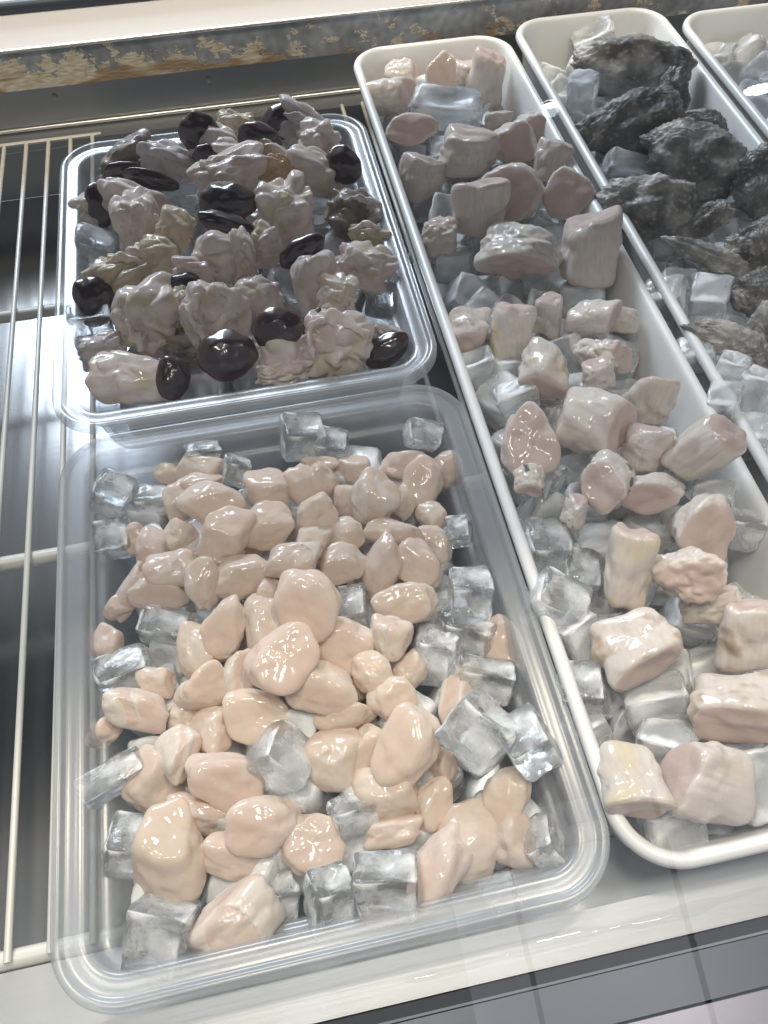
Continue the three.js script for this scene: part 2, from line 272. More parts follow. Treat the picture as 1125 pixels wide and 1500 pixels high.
iceFloor(0.458, 0.57, -0.43, 0.06, -0.040, 0.031, (m) => (m < 0.6 ? iceDeep : iceFrost), ...ICE_OYSTER, 6);
iceFloor(0.625, 0.72, -0.41, -0.2, -0.035, 0.034, iceFrost, 'cloudy ice cube in the white tray without shellfish', 'ice cubes in the tray without shellfish', 8);
for (const [px, py, w, h, a, y] of [[440, 640, 74, 66, -18, -0.006], [486, 652, 56, 50, -10, -0.012], [620, 637, 66, 46, -4, -0.008], [298, 664, 62, 36, 8, -0.012], [345, 690, 46, 46, -20, -0.016],
  [166, 725, 66, 62, -28, -0.012], [168, 790, 60, 54, 4, -0.02], [224, 738, 60, 54, 10, -0.022], [688, 872, 72, 82, -6, -0.006], [672, 778, 46, 46, 4, -0.016], [690, 930, 84, 58, 0, -0.02], [640, 965, 66, 84, -8, -0.018],
  [712, 996, 96, 60, -14, -0.018], [703, 1072, 104, 92, -40, 0.002], [774, 1088, 80, 96, 28, -0.002], [796, 1232, 56, 76, 6, -0.018], [242, 918, 84, 56, -16, -0.018], [182, 985, 92, 62, 16, -0.02], [165, 1140, 106, 44, 30, -0.014],
  [192, 1238, 72, 78, -8, -0.02], [236, 1368, 92, 86, -4, -0.018], [412, 1112, 92, 86, -24, -0.012], [517, 888, 52, 66, 4, -0.014], [482, 1318, 70, 90, -4, -0.014], [566, 1298, 104, 82, 4, -0.008], [404, 1314, 64, 58, 0, -0.026], [520, 1192, 84, 56, 6, -0.02], [736, 1310, 60, 50, 20, -0.03], [668, 905, 60, 50, 10, -0.022]])
  iceAt(px, py, w, h, a, y, iceClear, ...ICE_FRONT);
for (const [px, py, w, h, a, y] of [[137, 362, 60, 50, -20, -0.012], [134, 476, 66, 58, 10, -0.014], [205, 440, 60, 46, 0, -0.02], [120, 340, 40, 40, 0, -0.02], [440, 545, 60, 40, 0, -0.03], [560, 440, 50, 50, 0, -0.03]]) iceAt(px, py, w, h, a, y, iceClear, ...ICE_WHELK);
for (const [px, py, w, h, a, y] of [[655, 160, 110, 50, 6, -0.012], [660, 225, 70, 40, 0, -0.022], [700, 545, 66, 62, 20, -0.02], [758, 580, 74, 48, 24, -0.014], [745, 540, 60, 40, 0, -0.02], [800, 700, 50, 60, -20, -0.016], [800, 800, 80, 80, 10, -0.016], [848, 840, 60, 70, 0, -0.018], [815, 885, 96, 84, -16, -0.008], [845, 930, 70, 70, 20, -0.014], [850, 1010, 76, 76, 4, -0.014], [960, 1030, 100, 80, 8, -0.014], [975, 1090, 90, 70, -20, -0.014], [1110, 1140, 80, 110, 8, -0.012], [985, 1210, 90, 66, 4, -0.026], [1045, 725, 66, 40, -6, -0.008], [1085, 775, 60, 56, -20, -0.014], [860, 1075, 66, 60, 10, -0.02]])
  iceAt(px, py, w, h, a, y, (px + py) % 4 ? iceFrost : iceClear, ...ICE_MUSCLE);
for (const [px, py, w, h, a, y] of [[853, 140, 46, 60, 0, -0.006], [870, 60, 60, 40, 20, -0.022], [975, 440, 66, 62, 20, -0.018], [1040, 440, 60, 60, -10, -0.016], [1072, 545, 46, 52, -12, -0.004], [1060, 590, 52, 60, -12, -0.006], [1105, 575, 50, 70, -14, -0.004], [1100, 640, 60, 60, 0, -0.014], [920, 245, 70, 36, 0, -0.016], [1020, 520, 60, 50, 10, -0.014]])
  iceAt(px, py, w, h, a, y, iceFrost, ...ICE_OYSTER);

// ---------------------------------------------------------------- small scallops in the front pan
const PEACH = [0.81, 0.625, 0.475], PINK = [0.785, 0.58, 0.475], CREAM = [0.84, 0.745, 0.64], WHITE = [0.87, 0.82, 0.75];
function scallop(i, px, py, w, h, ang, kind, dy, label) {
  const R = rng(i * 7 + 3), big = w > 90 ? 1.02 : 1.12, heapX = 0.128, heapZ = 0.12;
  const p0 = at(px, py, -0.01), y = -0.022 + 0.024 * Math.exp(-(((p0.x - heapX) / 0.075) ** 2) - ((p0.z - heapZ) / 0.10) ** 2) + (dy ?? 0) * 0.006;
  const f = frameAt(px, py, y, ang), hw = w * f.s / 2, hh = h * f.s / 2, ht = 0.5 * (kind === 'f' ? 0.62 : 0.85) * Math.sqrt(hw * hh) * 2 * 0.9;
  const ax = kind === 'f' ? [(R() - 0.5) * 0.7, (R() - 0.7) * 0.8, 1] : kind === 's' ? [1, (R() - 0.5) * 0.4, 0.35] : kind === 'v' ? [(R() - 0.5) * 0.4, 1, 0.45] : [R() - 0.5, R() - 0.2, R() - 0.2];
  const sh = muscleShape(i * 13 + 1, ax, 6 + Math.floor(R() * 3), kind === 'f' ? 0.62 : 0.85, 3.6 + R() * 3.2, 0.24), sc = fitHalf(sh.radius, hw * big, hh * big, ht * big), o = i * 3.7, S = Math.sqrt(hw * hh);
  const dents = Array.from({ length: 2 }, () => [V(R() - 0.5, R() - 0.5, R() - 0.2).normalize(), 0.07 + R() * 0.12, 0.3 + R() * 0.3]);
  const deform = (v, d) => {
    let k = 1 + 0.07 * N3(d.x * 1.2 + o, d.y * 1.2, d.z * 1.2) + 0.012 * N3b(d.x * 2.8 + o, d.y * 2.8, d.z * 2.8);
    for (const [c, a, r] of dents) { const e = 1 - d.dot(c); k -= a * Math.exp(-e / (r * r * 0.5)); }
    v.set(v.x * sc[0] * k, v.y * sc[1] * k, v.z * sc[2] * k);
    const al = v.dot(sh.A) / S, ac = v.dot(sh.T) / S, ad = v.dot(sh.B) / S, side = 1 - sh.capShare(d);
    const fine = 0.00006 * N3(v.x * 300 + o, v.y * 300, v.z * 300) + side * 0.00012 * N3(ac * 16 + o, ad * 16, al * 1.6);
    v.addScaledVector(d, fine);
  };
  const warm = R(), base = mix3(PEACH, PINK, R()), edge = R() * 0.5 + 0.3;
  const paint = (v, d) => {
    const c = sh.capShare(d), n = N3(v.x * 70 + o, v.y * 70, v.z * 70), fib = N3((v.dot(sh.T) / S) * 9 + o, (v.dot(sh.B) / S) * 9, (v.dot(sh.A) / S) * 0.9);
    let k = mix3(base, CREAM, clamp((1 - c) * (0.45 + 0.35 * fib) * edge * 1.6 + 0.12 * n, 0, 1));
    return fleshTone(k.map((x, j) => x * (1 + 0.05 * N3b(v.x * 240, v.y * 240, v.z * 240 + j))));
  };
  const g = star(15, sh.radius, deform, paint);
  const root = mesh('scallop', g, flesh); root.position.copy(f.P); root.quaternion.copy(f.q);
  const looks = { f: 'flat sided peach scallop slice', r: 'small rounded peach scallop piece', v: 'squat upright peach scallop piece', s: 'short peach scallop piece lying on its side', b: 'peach scallop with a white side muscle' };
  tag(root, label ?? looks[kind] + ' heaped on ice in the front clear pan', 'scallop', 'scallops heaped in the front clear pan');
  if (kind === 'b' || label?.includes('white')) { // the white side muscle that runs down one flank
    const c0 = V(R() < 0.5 ? 0.8 : -0.8, 0.2, 0.5).addScaledVector(sh.A, -0.4).normalize();
    const wt = (d) => { const off = Math.abs(d.dot(sh.T.clone().multiplyScalar(0.8).addScaledVector(sh.B, 0.3).normalize())); return (0.3 + 0.05 * N3(d.x * 5 + o, d.y * 5, d.z * 5) - off) * (d.dot(c0) > 0.15 ? 1 : -1); };
    const s = skin(g, wt, 0.0007, (v, d) => { const t = 0.5 + 0.5 * N3((v.dot(sh.T) / S) * 14 + o, (v.dot(sh.B) / S) * 14, (v.dot(sh.A) / S) * 1.2); return fleshTone(mix3([0.78, 0.68, 0.57], [0.84, 0.78, 0.70], t)); });
    if (s.index.count) { const m = mesh('side_muscle', s, membraneMat, root); m.userData.label = 'white fibrous side muscle'; }
  }
}
const scallops = [
  [247, 694, 42, 36, 0, 'r'], [290, 687, 64, 46, -10, 'r'], [293, 708, 66, 34, 8, 'r'], [308, 738, 88, 60, 14, 'f', 1], [329, 783, 76, 74, 0, 'v', 2], [325, 818, 62, 40, 0, 'r'], [393, 717, 64, 66, 0, 'v'], [393, 775, 74, 72, 35, 'f'],
  [222, 808, 60, 84, 20, 'r'], [265, 785, 54, 56, 0, 'r', -1], [197, 788, 34, 44, 0, 'r'], [254, 834, 74, 56, 12, 'r', 1], [300, 856, 50, 70, 0, 'b', 1], [352, 850, 88, 66, 22, 'f'], [233, 872, 78, 50, -10, 'r'], [193, 864, 38, 84, -20, 'r'], [176, 891, 42, 34, 20, 'r'],
  [428, 818, 84, 60, 14, 'b', 1], [457, 797, 60, 52, 0, 'r'], [329, 921, 58, 88, -14, 'f', 1], [288, 952, 66, 80, 4, 'r'], [300, 1006, 76, 64, 8, 'f', 1], [386, 912, 62, 78, 24, 'r'], [404, 880, 52, 60, 0, 'r', -1],
  [450, 886, 88, 104, 20, 'f', 2, 'large smooth pale peach scallop on top of the scallop heap'], [417, 966, 90, 106, -30, 'f', 2], [355, 986, 46, 68, -14, 'b'], [158, 947, 44, 56, -20, 'r'], [231, 999, 54, 42, 4, 's'], [197, 1042, 92, 60, -14, 'f', 1, 'flat scallop with a white rim lying beside the left wall of its pan'],
  [151, 1076, 44, 40, 10, 'r'], [379, 1049, 104, 78, -12, 'f'], [315, 1066, 64, 66, 0, 'r'], [275, 1052, 46, 46, 0, 'r', -1], [263, 1102, 58, 68, -24, 'b', 1], [224, 1147, 72, 88, 0, 'r'], [332, 1141, 116, 84, -12, 'f', 1], [293, 1192, 98, 62, -18, 'r'],
  [388, 1207, 110, 78, 18, 'f', 1], [343, 1254, 98, 62, -16, 'r'], [250, 1247, 98, 126, 10, 'r', 1, 'large teardrop shaped peach scallop near the front left corner of its pan'], [343, 1350, 120, 84, 36, 'v', 1, 'half moon scallop with white fibrous side lying alone by the front rim'], [456, 1236, 90, 74, 0, 'f'],
  [466, 1006, 110, 84, -6, 'f', 1], [508, 948, 84, 84, -30, 'f'], [500, 1050, 96, 46, 8, 'r'], [549, 986, 58, 62, 0, 'v', 1], [602, 982, 48, 68, -14, 'r'], [578, 1024, 70, 60, -8, 'r', 1], [482, 1113, 84, 88, 0, 'v', 0, 'squarish cream scallop standing beside a cloudy ice cube'], [540, 1098, 64, 64, 10, 'f'],
  [595, 1098, 82, 114, -20, 'f', 2, 'tall folded scallop disc with a pale rim on the scallop heap'], [567, 1162, 108, 74, -8, 'r'], [651, 1120, 38, 46, 0, 'r'], [633, 1180, 50, 72, -20, 'r'], [580, 1218, 80, 40, 6, 'r'], [680, 1227, 88, 106, -20, 'r'], [644, 1267, 68, 108, -24, 'r', 1],
  [738, 1169, 64, 78, -14, 'f', 1], [744, 1236, 74, 72, 30, 'r'], [676, 1018, 52, 88, -22, 'b'], [738, 950, 62, 84, 18, 'f', 0, 'single upright scallop slice standing by the right wall of its pan'],
  [468, 681, 60, 40, -6, 'r'], [441, 713, 44, 60, 10, 'r'], [470, 707, 50, 54, 0, 'r'], [518, 686, 58, 42, 0, 'v'], [463, 751, 64, 60, 26, 'v', 1], [505, 733, 42, 56, 20, 'r'], [545, 731, 74, 84, -6, 'b', 2, 'round pink scallop with a white band down its right flank'], [587, 683, 64, 42, 0, 'r'], [617, 704, 58, 74, -20, 'f', 1], [653, 690, 50, 54, 0, 'r'],
  [592, 738, 40, 52, 0, 'r'], [576, 779, 84, 40, -6, 's', 1], [633, 757, 44, 48, 0, 'r'], [634, 797, 46, 62, 30, 'f'], [562, 831, 62, 96, -12, 'r', 0], [610, 827, 76, 58, -46, 'f', 1], [594, 886, 86, 58, 12, 'f'], [505, 783, 66, 48, -8, 'r'], [502, 828, 66, 62, 0, 'f'], [573, 932, 56, 64, -6, 'v', 1, 'white sided squat scallop piece with fibres running down'],
  [420, 860, 60, 50, 0, 'r', -2], [520, 1000, 60, 60, 0, 'r', -2], [350, 800, 60, 60, 0, 'r', -2], [440, 1170, 60, 44, 0, 'r', -3], [270, 735, 50, 60, 20, 'r', -1], [580, 1130, 60, 60, 0, 'r', -2],
];
scallops.forEach((s, i) => scallop(i, ...s));

// ---------------------------------------------------------------- large cut muscles in the white tray
function bigMuscle(i, px, py, w, h, ang, kind, y, look, label) {
  const R = rng(i * 17 + 5), f = frameAt(px, py, y, ang), hw = w * f.s / 2.1, hh = h * f.s / 2.1, ht = Math.sqrt(hw * hh) * (kind === 'f' ? 0.75 : 0.9), S = Math.sqrt(hw * hh), o = i * 5.3;
  const ax = kind === 'f' ? [(R() - 0.5) * 0.5, (R() - 0.75) * 0.7, 1] : kind === 's' ? [1, (R() - 0.5) * 0.3, 0.35] : kind === 'l' ? [-1, -0.1, 0.7] : kind === 'd' ? [0.1, -1, 0.75] : [0.1, 1, 0.35];
  const sh = muscleShape(i * 11 + 2, ax, 8, kind === 'f' ? 0.7 : 0.95, 7 + R() * 5, 0.4), sc = fitHalf(sh.radius, hw, hh, ht), A = sh.A;
  const deform = (v, d) => {
    const c = sh.capShare(d);
    let k = 1 + 0.10 * N3(d.x * 1.1 + o, d.y * 1.1, d.z * 1.1) + 0.010 * N3b(d.x * 2.8 + o, d.y * 2.8, d.z * 2.8) * (1 + (look === 'c' ? 4 : 0));
    k -= 0.10 * Math.exp(-((1 - Math.abs(d.dot(A))) / 0.12)) * (0.5 + R.k); // the cut faces sink in the middle
    v.set(v.x * sc[0] * k, v.y * sc[1] * k, v.z * sc[2] * k);
    const al = v.dot(A) / S, ac = v.dot(sh.T) / S, ad = v.dot(sh.B) / S;
    v.addScaledVector(d, 0.0001 * N3(v.x * 280 + o, v.y * 280, v.z * 280) + (1 - c) * (0.00022 * N3(ac * 5 + o, ad * 5, al * 0.5) + 0.00012 * N3(ac * 18 + o, ad * 18, al * 1.4)) + (look === 'c' ? 0.0016 * Math.abs(N3(ac * 1.6 + o, ad * 1.6, al * 1.6)) : 0));
  };
  R.k = R();
  const base = mix3([0.72, 0.53, 0.46], [0.63, 0.47, 0.42], R()), side = mix3([0.74, 0.63, 0.56], [0.78, 0.70, 0.62], R());
  const g = star(20, sh.radius, deform, (v, d) => {
    const c = sh.capShare(d), n = N3(v.x * 55 + o, v.y * 55, v.z * 55), gr = N3b(v.x * 300, v.y * 300, v.z * 300 + o);
    return fleshTone(mix3(side, base, sstep(c, 0.3, 0.6)).map((x) => x * (1 + 0.06 * n + 0.05 * gr)));
  });
  const root = group('shellfish_muscle'); root.position.copy(f.P); root.quaternion.copy(f.q);
  const looks = { f: 'cut face showing', s: 'lying on its side', v: 'standing on end', d: 'cut face turned down', r: 'lying half hidden under another' };
  tag(root, label ?? 'large pale pink shellfish muscle ' + looks[kind] + (look === 'p' ? ' without membrane' : look ? ' with creased membrane' : ' with smooth membrane') + ' in its tray', 'shellfish', 'large muscles in the white tray');
  mesh('cut_flesh', g, flesh, root);
  const wt = (d) => 0.46 + 0.2 * N3(d.x * 1.6 + o, d.y * 1.6, d.z * 1.6) + 0.05 * N3b(d.x * 5 + o, d.y * 5, d.z * 5) - sh.capShare(d) * 1.0 - (look === 'p' ? 0.3 : 0);
  const yellow = look === 'y' ? 1 : 0.25, spots = look === 'k';
  const s = skin(g, wt, 0.0006, (v, d, w) => {
    const t = 0.5 + 0.5 * N3((v.dot(sh.T) / S) * 8 + o, (v.dot(sh.B) / S) * 8, (v.dot(A) / S) * 0.9), n = N3(v.x * 40 + o, v.y * 40, v.z * 40), n2 = N3b(v.x * 120 + o, v.y * 120, v.z * 120);
    let k = mix3([0.69, 0.60, 0.53], [0.82, 0.76, 0.70], t);
    k = mix3(k, [0.76, 0.63, 0.38], yellow * sstep(n, 0.0, 0.8) * 0.65);
    if (look === 'b') k = mix3(k, [0.42, 0.27, 0.16], sstep(n + 0.5 * n2, 0.1, 0.75) * 0.75);
    if (spots) k = mix3(k, [0.05, 0.035, 0.03], sstep(n2 + 0.8 * n, 0.95, 1.1) * 0.9);
    return fleshTone(k);
  });
  if (s.index.count) mesh('membrane', s, membraneMat, root).userData.label = 'whitish wet membrane round the side';
}
const muscles = [
  [590, 112, 54, 42, 10, 's', -0.018, '', 'warm pink muscle behind another in the rear left corner of its white tray'], [577, 146, 78, 52, 8, 's', -0.014], [648, 113, 48, 60, -10, 'f', -0.012, 'p', 'oval muscle standing on edge between others at the rear of the tray'], [712, 120, 56, 80, -8, 'v', -0.014], [683, 108, 40, 44, 0, 'v', -0.02],
  [600, 193, 80, 48, 4, 'f', -0.012, 'p'], [616, 258, 66, 74, 0, 'v', -0.014], [685, 222, 86, 74, -8, 'v', -0.006, '', 'grey glossy dome shaped muscle among ice at the rear of its tray'], [725, 183, 50, 38, 10, 'v', -0.014], [749, 212, 74, 62, -24, 'f', -0.01, 'p'], [777, 187, 54, 52, 0, 'f', -0.012], [807, 236, 58, 60, -8, 'v', -0.008],
  [755, 279, 96, 86, -28, 'f', -0.004, 'p', 'round muscle with a sunken dark cut face in the rear half'], [704, 308, 84, 84, 4, 'v', 0.0], [836, 280, 68, 82, -16, 'f', -0.004, 'p', 'muscle leaning on the right tray wall with a brown oval cut face'], [641, 352, 60, 62, 6, 'v', -0.016, 'c'], [764, 366, 112, 92, -12, 'd', -0.004, 'c', 'wide crumpled grey muscle in the middle of the rear half'], [866, 368, 96, 110, 10, 'v', 0.002, '', 'tall muscle with silvery fibrous membrane leaning on the right tray wall'],
  [685, 484, 66, 82, 0, 'd', -0.008, 'p'], [750, 487, 68, 88, 4, 'v', -0.006, 'y', 'yellow streaked muscle standing beside a smooth pink one'], [806, 460, 50, 70, -8, 'v', -0.01], [868, 467, 84, 54, 0, 's', -0.006, '', 'smooth double lobed muscle lying sideways by the tray wall'], [912, 466, 46, 46, 0, 'v', -0.01], [797, 540, 92, 94, -14, 'd', 0.0, 'y', 'muscle with white membrane above and pink cut face below'],
  [880, 516, 88, 52, -4, 's', -0.004, 'c'], [876, 553, 50, 64, 20, 'v', 0.002, '', 'small curled strip of muscle beside a large flat block'], [868, 616, 116, 100, -16, 's', 0.008, '', 'large flat pale block of muscle on top of the middle heap'], [955, 592, 84, 80, -10, 'v', 0.0], [774, 650, 96, 116, -4, 'f', 0.006, 'p', 'broad pink muscle slice with a white fold hanging below'], [777, 704, 48, 52, 0, 'd', 0.008, 'k'],
  [946, 655, 72, 82, -8, 'v', 0.004, 'p'], [1036, 655, 130, 74, 34, 's', 0.016, '', 'long muscle hanging over the rim between two white trays'], [886, 708, 88, 88, 30, 'f', 0.002, 'k', 'round muscle with black stained edge beside a spotted scrap'], [842, 752, 38, 64, -14, 'v', 0.002, 'k', 'small yellowish scrap with black spots on the ice'], [956, 724, 106, 66, -4, 'f', -0.002, 'p', 'broad pinkish cut disc lying under other muscles'],
  [915, 828, 90, 136, -4, 'v', 0.004, 'y', 'tall cream muscle with wet stripes standing on its end'], [1026, 774, 92, 104, -18, 'f', 0.002, 'p', 'large pink muscle slice with a white curled edge'], [1006, 842, 100, 78, 6, 'f', 0.006, 'c', 'crumpled pinkish white muscle lump on a smoother one'], [1036, 888, 90, 60, 6, 'r', -0.006, 'p'], [927, 942, 122, 116, 24, 'd', 0.0, 'b', 'big cup shaped muscle with violet sheen on its cut face'],
  [1092, 926, 88, 108, 0, 'v', 0.004, 'b', 'brown cracked membrane muscle by the right wall'], [1080, 1038, 124, 112, -8, 'd', 0.004, 'b', 'large browned muscle with a crease across its membrane'], [925, 1150, 96, 124, 8, 'd', -0.002, 'y', 'yellowish white topped muscle with a dark spot at the tray front'], [1034, 1143, 134, 122, -28, 'l', 0.0, '', 'large cone shaped muscle lying in the front of the tray'],
];
muscles.forEach((m, i) => bigMuscle(i, ...m));

// ---------------------------------------------------------------- whelks in the rear pan
function operculum(px, py, w, h, ang, y, parent, i, tilt = 0) {
  const f = frameAt(px, py, y, ang), hw = w * f.s / 1.8, hh = h * f.s / 1.75, o = i * 2.9;
  const g = star(16, (d) => 1 / Math.pow(Math.pow(Math.hypot(d.x, d.y), 3) + Math.pow(Math.abs(d.z) / 0.9, 3), 1 / 3), (v, d) => {
    const r = Math.hypot(v.x, v.y), e = 1 + 0.06 * N3(d.x * 1.2 + o, d.y * 1.2, 0);
    const z = v.z * 0.16 + (v.z > 0 ? 0.3 * (1 - r * r) : 0.05 * (1 - r * r)) + 0.004 * Math.sin(r * 22 + N3(v.x * 2 + o, v.y * 2, 1) * 2) + 0.05 * N3(v.x * 1.3 + o, v.y * 1.3, 3);
    v.set(v.x * hw * e, v.y * hh * e * (1 - 0.12 * d.x), z * Math.min(hw, hh) * 1.5);
  }, (v, d) => { const r = Math.hypot(v.x / hw, v.y / hh), n = N3(v.x * 160 + o, v.y * 160, v.z * 160); return mix3([0.018, 0.010, 0.014], [0.05, 0.018, 0.02], clamp(sstep(r, 0.55, 0.95) + 0.25 * n, 0, 1)); });
  const m = mesh('operculum', g, shellBrown, parent); m.userData.label = 'glossy dark brown shell lid';
  const q = f.q.clone().multiply(new THREE.Quaternion().setFromEuler(new THREE.Euler(tilt, 0, 0)));
  const inv = parent.quaternion.clone().invert();
  m.position.copy(f.P).sub(parent.position).applyQuaternion(inv); m.quaternion.copy(inv).multiply(q);
  return m;
}
function meatGeo(i, f, w, h, rough, tone, kind) {
  const R = rng(i * 23 + 9), hw = w * f.s / 1.75, hh = h * f.s / 1.75, S = Math.sqrt(hw * hh), o = i * 4.1;
  const ax = kind === 's' ? [1, 0, 0.3] : [0.1, 1, 0.4];
  const sh = muscleShape(i * 5 + 3, ax, 7, 0.95, 3.5 + R() * 3, 0.3), sc = fitHalf(sh.radius, hw, hh, S * 0.85);
  const tones = { c: [[0.66, 0.52, 0.47], [0.83, 0.72, 0.65]], y: [[0.55, 0.42, 0.24], [0.72, 0.61, 0.44]], g: [[0.5, 0.43, 0.42], [0.66, 0.58, 0.55]], d: [[0.07, 0.05, 0.045], [0.3, 0.22, 0.15]], o: [[0.5, 0.3, 0.13], [0.6, 0.42, 0.24]] }[tone];
  return star(24, sh.radius, (v, d) => {
    const wx = d.x + 0.2 * N3(d.x * 1.1 + o, d.y * 1.1, d.z * 1.1), wy = d.y + 0.2 * N3b(d.x * 1.1 + o, d.y * 1.1, d.z * 1.1);
    const n1 = N3(wx * 0.95 + o, wy * 0.95, d.z * 0.95), n2 = N3b(wx * 2 + o, wy * 2, d.z * 2), fold = Math.min(1, 1.5 * Math.sqrt(n1 * n1 + 0.012)), fold2 = Math.min(1, 1.5 * Math.sqrt(n2 * n2 + 0.01));
    const k = 1 + 0.08 * N3(d.x * 1.2 + o, d.y * 1.2, d.z * 1.2) + rough * (0.26 * (fold - 0.5) + 0.03 * (fold2 - 0.5));
    v.set(v.x * sc[0] * k, v.y * sc[1] * k, v.z * sc[2] * k);
    v.addScaledVector(d, 0.00012 * N3(v.x * 260 + o, v.y * 300, v.z * 300));
  }, (v, d) => {
    const n = N3(v.x * 60 + o, v.y * 60, v.z * 60), n2 = N3b(v.x * 150 + o, v.y * 150, v.z * 150);
    let k = mix3(tones[0], tones[1], clamp(0.5 + 0.7 * n + 0.15 * n2, 0, 1));
    k = mix3(k, [0.4, 0.25, 0.29], sstep(N3b(v.x * 38 + o, v.y * 38, v.z * 38), 0.4, 0.85) * 0.4);
    if (tone === 'c') k = mix3(k, [0.6, 0.5, 0.28], sstep(N3(v.x * 45 + o, v.y * 45, v.z * 45 + 9), 0.2, 0.75) * 0.7);
    if (rough > 0.6) k = mix3(k, [0.3, 0.24, 0.16], sstep(n2, 0.5, 0.8) * 0.4);
    return fleshTone(k.map((x) => x * (1 + 0.03 * N3(v.x * 420, v.y * 420, v.z * 420))));
  });
}
// ruffled edge of the mantle: a flattened wavy band along part of the body's outline
function frillGeo(i, hw, hh, tone) {
  const R = rng(i * 41 + 7), a0 = R() * 6.3, span = 2.2 + R() * 1.8, n = 90, m = 10, pos = [], idx = [], col = [], waves = 2.2 + R() * 2, ph = R() * 6, up = 0.35 + R() * 0.5, S = Math.sqrt(hw * hh);
  for (let k = 0; k <= n; k++) {
    const t = k / n, a = a0 + t * span, env = Math.sqrt(Math.sin(Math.PI * clamp(t, 0.002, 0.998))), wv = Math.sin(t * waves * 2 + ph + N3(t * 4, i, 0) * 2), ex = Math.cos(a), ey = Math.sin(a), r = 0.78 + 0.1 * N3(t * 3, i, 5);
    const cx = ex * hw * r, cy = ey * hh * r, cz = S * (up + 0.1 * N3(t * 3, i, 9)), lean = 0.5 + 0.9 * wv, wd = S * 0.3 * env * (0.75 + 0.35 * N3(t * 6, i, 2)), th = 0.0014 * (0.4 + env);
    for (let j = 0; j < m; j++) { const b = j / m * 2 * Math.PI, u = Math.cos(b) * wd, v = Math.sin(b) * th, ox = Math.cos(lean) * u - Math.sin(lean) * v, oz = Math.sin(lean) * u + Math.cos(lean) * v; pos.push(cx + ex * ox, cy + ey * ox, cz + oz); const q = clamp(0.5 + 0.5 * N3(t * 8, j * 0.4, i), 0, 1); col.push(...fleshTone(mix3(tone === 'd' ? [0.2, 0.13, 0.1] : tone === 'y' ? [0.62, 0.5, 0.34] : [0.66, 0.55, 0.5], [0.78, 0.69, 0.63], q))); }
  }
  for (let k = 0; k < n; k++) for (let j = 0; j < m; j++) { const a = k * m + j, b = k * m + (j + 1) % m, c = a + m, e = b + m; idx.push(a, b, c, b, e, c); }
  const g = new THREE.BufferGeometry(); g.setAttribute('position', new THREE.Float32BufferAttribute(pos, 3)); g.setAttribute('color', new THREE.Float32BufferAttribute(col, 3)); g.setIndex(idx); g.computeVertexNormals(); return g;
}
let whelkSeed = 0;
function whelk(label, meats, ops) { // meats: [name, px, py, w, h, ang, y, rough, tone, kind]
  const g = group('whelk'), [, px, py, , , , y] = meats[0];
  g.position.copy(at(px, py, y)); tag(g, label, 'whelk', 'whelks in the rear clear pan');
  for (const [name, mx, my, w, h, ang, yy, rough, tone, kind] of meats) { const f = frameAt(mx, my, yy, ang), m = mesh(name, meatGeo(++whelkSeed, f, w, h, rough, tone, kind), whelkMat, g); m.position.copy(f.P).sub(g.position); m.quaternion.copy(f.q);
    if (rough >= 0.8 && w > 50) { const fr = mesh('mantle_frill', frillGeo(whelkSeed, w * f.s / 2, h * f.s / 2, tone), whelkMat, g); fr.position.copy(m.position); fr.quaternion.copy(f.q); } }
  for (const [ox, oy, w, h, ang, yy, tilt] of ops) operculum(ox, oy, w, h, ang, yy, g, ++whelkSeed, tilt ?? 0);
}
whelk('whelk with blue glinting dark lid at the top rear of the heap', [['foot', 318, 214, 62, 50, -20, 0.012, 0.4, 'c'], ['mantle', 342, 186, 44, 34, 0, 0.006, 0.8, 'y']], [[294, 196, 50, 46, -10, 0.022, 0.3]]);
whelk('whelk with brown lid half hidden under a wide ruffled mantle', [['foot', 335, 262, 92, 64, 10, 0.012, 1, 'c'], ['mantle', 350, 232, 70, 40, 0, 0.012, 1, 'c']], [[307, 231, 40, 28, -16, 0.018, 0.3], [335, 296, 70, 48, 6, 0.022, -0.3]]);
whelk('whelk with shiny domed black lid beside an orange lump', [['foot', 392, 232, 60, 48, -30, 0.008, 0.4, 'c'], ['mantle', 409, 247, 42, 34, 0, 0.016, 0.9, 'o']], [[380, 207, 54, 42, -18, 0.02, 0.3]]);
whelk('whelk with flat black lid upright at the rear rim', [['foot', 445, 190, 66, 62, -20, 0.004, 1, 'g'], ['mantle', 468, 212, 46, 56, 20, 0.006, 1, 'c']], [[409, 179, 38, 40, -50, 0.014]]);
whelk('whelk with near black leaf shaped lid beside the right pan wall', [['foot', 462, 256, 72, 56, -8, 0.004, 0.6, 'c'], ['mantle', 440, 240, 44, 40, 0, 0.006, 0.8, 'g']], [[503, 243, 46, 42, -30, 0.012]]);
whelk('whelk with long brown lid above its smooth pale foot', [['foot', 322, 372, 72, 72, -4, 0.012, 0.35, 'c'], ['mantle', 356, 374, 44, 64, 14, 0.014, 1, 'c'], ['mantle', 292, 398, 56, 36, 0, 0.01, 0.9, 'c']], [[334, 328, 76, 28, -14, 0.024, -0.5]]);
whelk('whelk with slim blue black lid seen from its edge', [['foot', 196, 300, 76, 50, -14, -0.002, 0.7, 'c'], ['mantle', 190, 240, 70, 50, 26, -0.004, 0.8, 'd']], [[222, 264, 66, 24, -14, 0.008, 0.5], [180, 249, 46, 20, 8, 0.006, 0.5], [207, 218, 52, 20, 8, 0.004, 0.5]]);
whelk('whelk with pointed dark lid against the left pan wall', [['foot', 132, 315, 52, 62, 20, -0.012, 0.7, 'c'], ['mantle', 166, 288, 46, 34, 0, -0.002, 1, 'c']], [[147, 301, 32, 48, 8, 0.0]]);
